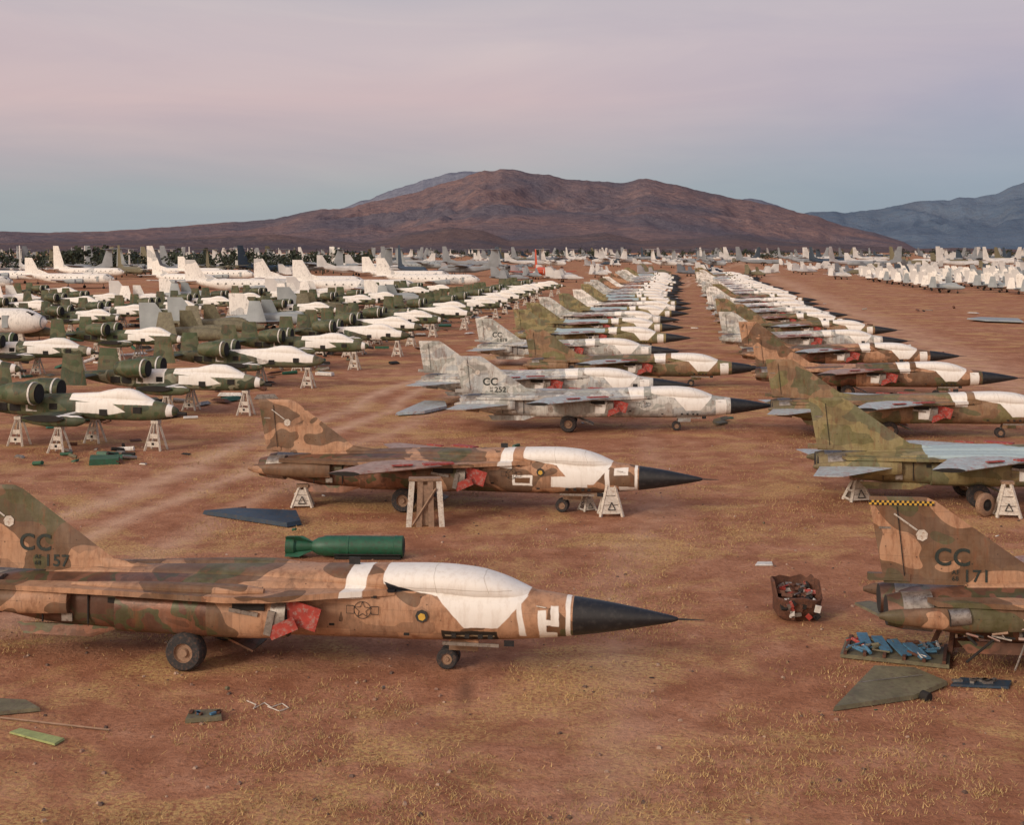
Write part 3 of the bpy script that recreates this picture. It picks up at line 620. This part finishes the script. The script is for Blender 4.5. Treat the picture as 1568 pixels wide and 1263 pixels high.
# ------------------------------------------------------------------ distant trees
def trees():
    vs=[];fs=[]
    rng=random.Random(3)
    def clump(x,y,z,r,k):
        for _ in range(k):
            while True:
                p=Vector((rng.uniform(-1,1),rng.uniform(-1,1),rng.uniform(-1,1)))
                if p.length<1: break
            c=Vector((x,y,z))+p*r; s=r*rng.uniform(.18,.4)
            a=Vector((rng.gauss(0,1),rng.gauss(0,1),rng.gauss(0,1))).normalized(); u=a.orthogonal().normalized()*s; v=a.cross(u)
            o=len(vs); vs.extend([tuple(c+u),tuple(c+v*.8),tuple(c-u),tuple(c-v*.8)]); fs.append((o,o+1,o+2,o+3))
    for i in range(640):
        px=-250+rng.random()*2100
        left=px<560
        if not left and rng.random()<.45: continue
        Dd=rng.uniform(480,760)*K if left else rng.uniform(1100,1900)*K
        X=(px-784)*Dd/F; h=rng.uniform(7,13.2) if left else rng.uniform(8,13)
        if rng.random()<.15: h*=1.2
        for _ in range(rng.randint(3,6)): clump(X+rng.gauss(0,h*.35),Dd+rng.gauss(0,2),h*rng.uniform(.3,.85),h*rng.uniform(.17,.30),22)
        o=len(vs); vs.extend([(X-.3,Dd,0),(X+.3,Dd,0),(X+.15,Dd,h*.6),(X-.15,Dd,h*.6)]); fs.append((o,o+1,o+2,o+3))
    me=bpy.data.meshes.new('distant_trees'); me.from_pydata(vs,[],fs); me.materials.append(simple('tree_foliage',(0.04,0.055,0.032,1),.9,0,.6,.3)); return me
obj('distant_trees',trees())
# ------------------------------------------------------------------ mountains
def range_(name,pts,R0,R1,R2,mat,rough=.5,fs=900.,N=520,M=70,seed=0,jag=.004,warp=.5):
    R0*=K;R1*=K;R2*=K;fs*=K
    xs=np.array([(p[0]-784)/F for p in pts]); ys=np.array([max(0,(HY-p[1])/F) for p in pts]); a0=xs[0]; a1=xs[-1]
    vs=[];fs_=[];rg=[]
    tr=(R1-R0)/(R2-R0)
    for i in range(N+1):
        a=a0+(a1-a0)*i/N; p=float(np.interp(a,xs,ys))
        p+= jag*mn.fractal(Vector((a*80,seed,0)),.8,2.1,6)*min(1,p*26)*.30
        p=max(p,0)
        for j in range(M+1):
            t=j/M; R=R0+(R2-R0)*t
            u=t/tr if t<=tr else 1-(t-tr)/(1-tr)
            g=u**1.05
            X=a*R
            wx=mn.fractal(Vector((X/fs*.7,R/fs*.7,seed+9)),.9,2.0,3)*warp
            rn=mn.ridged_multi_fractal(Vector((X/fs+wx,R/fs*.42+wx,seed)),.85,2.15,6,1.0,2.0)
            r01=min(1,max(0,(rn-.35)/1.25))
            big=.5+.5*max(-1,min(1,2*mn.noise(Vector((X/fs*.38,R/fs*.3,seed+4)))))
            f=(math.sin(min(1,u)*math.pi)**.6) if 0<u<1 else 0
            edge=min(1,(1-u)*6) if t<=tr else 1
            g2=g*(1-rough*f*edge*((1-r01)*.75+big*.45))+ (.05*f*r01)
            z=min(p*R,p*R1*max(g2,0)*(1.0 if t>tr else R/R1+(1-R/R1)*.3))
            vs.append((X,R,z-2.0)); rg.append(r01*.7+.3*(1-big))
    for i in range(N):
        for j in range(M):
            a=i*(M+1)+j; fs_.append((a,a+M+1,a+M+2,a+1))
    me=bpy.data.meshes.new(name); me.from_pydata(vs,[],fs_); me.materials.append(mat)
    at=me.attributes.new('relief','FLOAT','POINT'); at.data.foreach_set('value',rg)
    me.polygons.foreach_set('use_smooth',[True]*len(fs_)); me.update(); return obj(name,me)
def rockmat(name,c1,c2,c3,sc=.002,amt=.75):
    m,t,b=newmat(name); co=t.new('ShaderNodeTexCoord').outputs['Object']
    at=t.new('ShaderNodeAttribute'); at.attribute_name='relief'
    n1=t.noise(co,sc*.5,5,.6); n2=t.noise(co,sc*9,6,.72)
    c=t.mix(t.ramp(n1,[(.42,0.),(.58,1.)]),c1,c2); c=t.mix(t.ramp(n2,[(.42,0.),(.62,amt)]),c,c3)
    c=t.mix(t.ramp(at.outputs['Fac'],[(.15,amt),(.6,0.)]),c,c3)  # gully shade painted in: third colour where relief runs low
    t.put(b.inputs['Base Color'],c); b.inputs['Roughness'].default_value=1.0; b.inputs['Specular IOR Level'].default_value=0
    bp=t.new('ShaderNodeBump'); bp.inputs['Strength'].default_value=.9; bp.inputs['Distance'].default_value=70
    t.put(bp.inputs['Height'],t.noise(co,sc*5,7,.68)); t.put(b.inputs['Normal'],bp.outputs[0])
    return m
main=[(-2500,365),(-900,352),(0,350),(75,352),(160,350),(260,343),(330,337),(420,331),(470,319),(540,313),(590,300),(640,288),(690,273),(735,258),(770,254),(800,259),(840,263),(870,270),(920,272),(950,275),(970,271),(990,269),(1010,273),(1050,281),(1090,291),(1140,301),(1200,315),(1250,327),(1290,341),(1340,352),(1385,367),(1405,378),(1420,381)]
range_('desert_mountain',main,4200,8200,11000,rockmat('brown_mountain_rock',(0.275,0.180,0.168,1),(0.150,0.135,0.162,1),(0.118,0.103,0.125,1),.0015),rough=.66,fs=900,N=1000,M=120,seed=1.3)  # rock colours greyed and lightened, some haze painted in
range_('back_ridge',[(480,330),(560,303),(600,288),(640,275),(690,261),(710,258),(735,259),(760,262),(900,300),(1000,330),(1090,310),(1150,298),(1190,311),(1240,330)],10800,13500,15500,rockmat('haze_tinted_ridge_rock',(0.21,0.225,0.28,1),(0.18,0.19,0.24,1),(0.15,0.16,0.21,1),.001),rough=.4,fs=1500,N=260,M=40,seed=5)  # bluish base colours carry the aerial haze of the far ridge
range_('blue_mountain_range',[(1100,352),(1180,340),(1240,320),(1300,321),(1350,315),(1375,310),(1400,303),(1440,302),(1470,299),(1500,297),(1530,290),(1560,277),(1600,265),(1700,262),(1900,290),(2300,300),(3500,360)],9500,13200,16000,rockmat('blue_haze_tinted_rock',(0.135,0.185,0.255,1),(0.105,0.15,0.215,1),(0.14,0.165,0.21,1),.001,.5),rough=.6,fs=1100,N=520,M=70,seed=8)  # blue of this range is distance haze put into the rock colour
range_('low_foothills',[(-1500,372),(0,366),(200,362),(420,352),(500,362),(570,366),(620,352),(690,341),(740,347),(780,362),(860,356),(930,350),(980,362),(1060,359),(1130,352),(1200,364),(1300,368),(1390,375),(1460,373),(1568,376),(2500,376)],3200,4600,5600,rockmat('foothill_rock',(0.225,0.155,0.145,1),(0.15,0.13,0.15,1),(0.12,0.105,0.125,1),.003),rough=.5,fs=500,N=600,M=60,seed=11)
# ------------------------------------------------------------------ ground
m,t,bs=newmat('desert_dirt')
co=t.new('ShaderNodeTexCoord').outputs['Object']
n1=t.noise(co,.05,5,.6); n2=t.noise(co,.55,6,.68); n3=t.noise(co,6,5,.72); n4=t.noise(t.scale(co,(.8,1.0,1)),.20,6,.65,dist=.6)
base=t.mix(t.ramp(n1,[(.35,0.),(.65,1.)]),(0.40,0.180,0.100,1),(0.46,0.235,0.145,1))
base=t.mix(t.ramp(n2,[(.38,.8),(.56,0.)]),base,(0.265,0.108,0.058,1))
base=t.mix(t.ramp(n2,[(.56,.0),(.72,.6)]),base,(0.55,0.315,0.205,1))
base=t.mix(t.ramp(n3,[(.35,.65),(.52,0.)]),base,(0.19,0.080,0.045,1))
ng=t.noise(co,7,4,.75)
gm=t.math('MULTIPLY',t.ramp(n4,[(.50,0.),(.60,1.)]),t.ramp(ng,[(.43,0.),(.55,.8)]))
base=t.mix(gm,base,(0.56,0.37,0.155,1))
sp=t.new('ShaderNodeSeparateXYZ'); t.put(sp.inputs[0],co)
yv=t.math('DIVIDE',sp.outputs[1],K)
wob=t.math('MULTIPLY',t.math('SUBTRACT',t.noise(co,.03,3,.5),.5),9.0)
def track(x0,y0,sl,w,amt):
    global base
    d=t.math('ABSOLUTE',t.math('ADD',t.math('SUBTRACT',t.math('SUBTRACT',sp.outputs[0],t.math('MULTIPLY',yv,sl)),x0-y0*sl),wob))
    mk=t.math('MULTIPLY',t.math('SUBTRACT',1.0,t.math('DIVIDE',d,w),clamp=True),amt)
    mk=t.math('MULTIPLY',mk,t.ramp(n2,[(.3,.4),(.6,1.)]))
    base=t.mix(mk,base,(0.60,0.385,0.265,1))
track(-22,50,.27,1.5,.9); track(-18.6,50,.27,1.2,.85); track(-14,50,.24,1.5,.6); track(60,150,.2,7,.6); track(7,50,.17,1.5,.35)
n5=t.noise(co,.16,4,.6)
base=t.mix(t.ramp(n5,[(.30,.6),(.44,0.)]),base,(0.24,0.098,0.058,1))
vo=t.new('ShaderNodeTexVoronoi'); t.put(vo.inputs['Vector'],co); vo.inputs['Scale'].default_value=6
base=t.mix(t.ramp(vo.outputs['Distance'],[(.10,.6),(.16,0.)]),base,(0.10,0.055,0.04,1))
st_=t.new('ShaderNodeVectorMath',operation='DISTANCE'); t.put(st_.inputs[0],t.scale(co,(1,.2,1))); q=gp(712,1058); st_.inputs[1].default_value=(q[0],q[1]*.2,0)
base=t.mix(t.ramp(st_.outputs['Value'],[(.0,.75),(.42,0.)]),base,(0.12,0.06,0.04,1))
t.put(bs.inputs['Base Color'],base); bs.inputs['Roughness'].default_value=.95; bs.inputs['Specular IOR Level'].default_value=.1
bp=t.new('ShaderNodeBump'); bp.inputs['Strength'].default_value=.9; bp.inputs['Distance'].default_value=.17
t.put(bp.inputs['Height'],t.math('ADD',t.math('MULTIPLY',n2,.9),t.math('MULTIPLY',n3,.5))); t.put(bs.inputs['Normal'],bp.outputs[0])
me=bpy.data.meshes.new('ground'); R=60000
me.from_pydata([(-R,-R,0),(R,-R,0),(R,R,0),(-R,R,0)],[],[(0,1,2,3)]); me.materials.append(m); obj('ground',me)
rng=np.random.default_rng(5)
vs=[];fs=[]
cnt=0
while cnt<42000:
    D_=(17+ (rng.random()**1.3)*80)*K; X_=(rng.random()-.5)*1.15*D_/K
    g=mn.fractal(Vector((X_*.13,D_*.13,2)),.8,2.1,5)
    if g<.02+rng.random()*.22-.06:
        if rng.random()>.07: continue
    cnt+=1
    for k in range(3):
        a=rng.random()*6.28; h=.03+rng.random()*.10; w=.006+rng.random()*.012; lx,ly=rng.normal(0,.06,2)
        x=X_+rng.normal(0,.07); y=D_+rng.normal(0,.07); o=len(vs)
        vs+= [(x-w*math.cos(a),y-w*math.sin(a),0),(x+w*math.cos(a),y+w*math.sin(a),0),(x+lx,y+ly,h)]; fs.append((o,o+1,o+2))
me=bpy.data.meshes.new('dry_grass'); me.from_pydata(vs,[],fs); me.materials.append(simple('dry_grass_blade',(0.56,0.38,0.17,1),.9,0,.5,.6)); obj('dry_grass',me)
b=MB()
for i in range(2200):
    D_=(17+(rng.random()**1.4)*50)*K; X_=(rng.random()-.5)*1.15*D_/K; s_=.015+rng.random()**4*.06
    b.box((X_,D_,s_*.3),(s_*2,s_*1.5,s_),int(rng.integers(0,3)),Matrix.Rotation(rng.random()*3,3,'Z')@Matrix.Rotation(rng.random()*.6,3,'X'),.6)
obj('pebbles',b.mesh('pebbles',[simple('stone',(0.28,0.16,0.11,1)),simple('dark_stone',(0.12,0.07,0.05,1)),simple('pale_stone',(0.42,0.28,0.2,1))]))
# ------------------------------------------------------------------ sky, sun, camera
w=bpy.data.worlds.new('World'); S.world=w; w.use_nodes=True
class W_: node_tree=w.node_tree
t=NT(W_); bg=t.n['Background']; out=t.n['World Output']
az=math.radians(226); el=math.radians(24)
sky=t.new('ShaderNodeTexSky',sky_type='NISHITA'); sky.sun_disc=False; sky.sun_elevation=el; sky.sun_rotation=az
t.put(bg.inputs[0],sky.outputs[0]); bg.inputs[1].default_value=.012
g=t.new('ShaderNodeTexCoord').outputs['Generated']
sp=t.new('ShaderNodeSeparateXYZ'); t.put(sp.inputs[0],g)
nn=t.noise(t.scale(g,(1.0,1.0,5)),2.2,5,.55,dist=.4)
zz=t.math('ADD',t.math('MULTIPLY',sp.outputs[2],K),t.math('MULTIPLY',t.math('SUBTRACT',nn,.5),.09))
ca=t.ramp(zz,[(0,lin(148,160,168)),(.05,lin(156,163,169)),(.10,lin(179,168,173)),(.15,lin(202,177,178)),(.21,lin(203,184,185)),(.27,lin(192,183,186)),(.6,lin(150,158,178)),(1,lin(125,140,172))])
cb=t.ramp(zz,[(0,lin(126,146,164)),(.08,lin(140,152,170)),(.15,lin(166,160,176)),(.21,lin(188,174,182)),(.27,lin(188,178,184)),(.6,lin(150,158,178)),(1,lin(125,140,172))])
fx=t.ramp(t.math('ADD',t.math('MULTIPLY',sp.outputs[0],K),.5),[(.5,0.),(.95,1.)])
c=t.mix(fx,ca,cb)
n6=t.noise(t.scale(g,(1.5,1.5,8)),2.6,6,.6,dist=.8)
c=t.mix(1.0,c,t.ramp(n6,[(.3,(.92,.92,.95,1)),(.7,(1.03,1.02,1.0,1))]),'MULTIPLY')
dt=t.vmath('DOT_PRODUCT',g,(math.sin(az),math.cos(az),.15)).outputs['Value']
c=t.mix(t.ramp(dt,[(.1,0.),(.9,1.)]),c,(1.6,1.2,.9,1))
bg2=t.new('ShaderNodeBackground'); t.put(bg2.inputs[0],c); bg2.inputs[1].default_value=.97
ad=t.new('ShaderNodeAddShader'); t.l.new(bg.outputs[0],ad.inputs[0]); t.l.new(bg2.outputs[0],ad.inputs[1]); t.l.new(ad.outputs[0],out.inputs[0])
sl=bpy.data.lights.new('sun','SUN'); sl.energy=1.75; sl.angle=math.radians(13); sl.color=(1,.91,.80)
so=obj('sun',sl); d=Vector((math.sin(az)*math.cos(el),math.cos(az)*math.cos(el),math.sin(el))); so.rotation_euler=d.to_track_quat('Z','Y').to_euler()
cam=bpy.data.cameras.new('camera'); cam.sensor_width=36; cam.lens=36*F/1568; cam.shift_y=-(630.5-HY)/1568; cam.clip_end=120000; cam.clip_start=.5
co_=obj('camera',cam,(0,0,H)); co_.rotation_euler=(math.pi/2,0,0); S.camera=co_
S.view_settings.view_transform='Standard'; S.view_settings.look='None'; S.view_settings.exposure=0
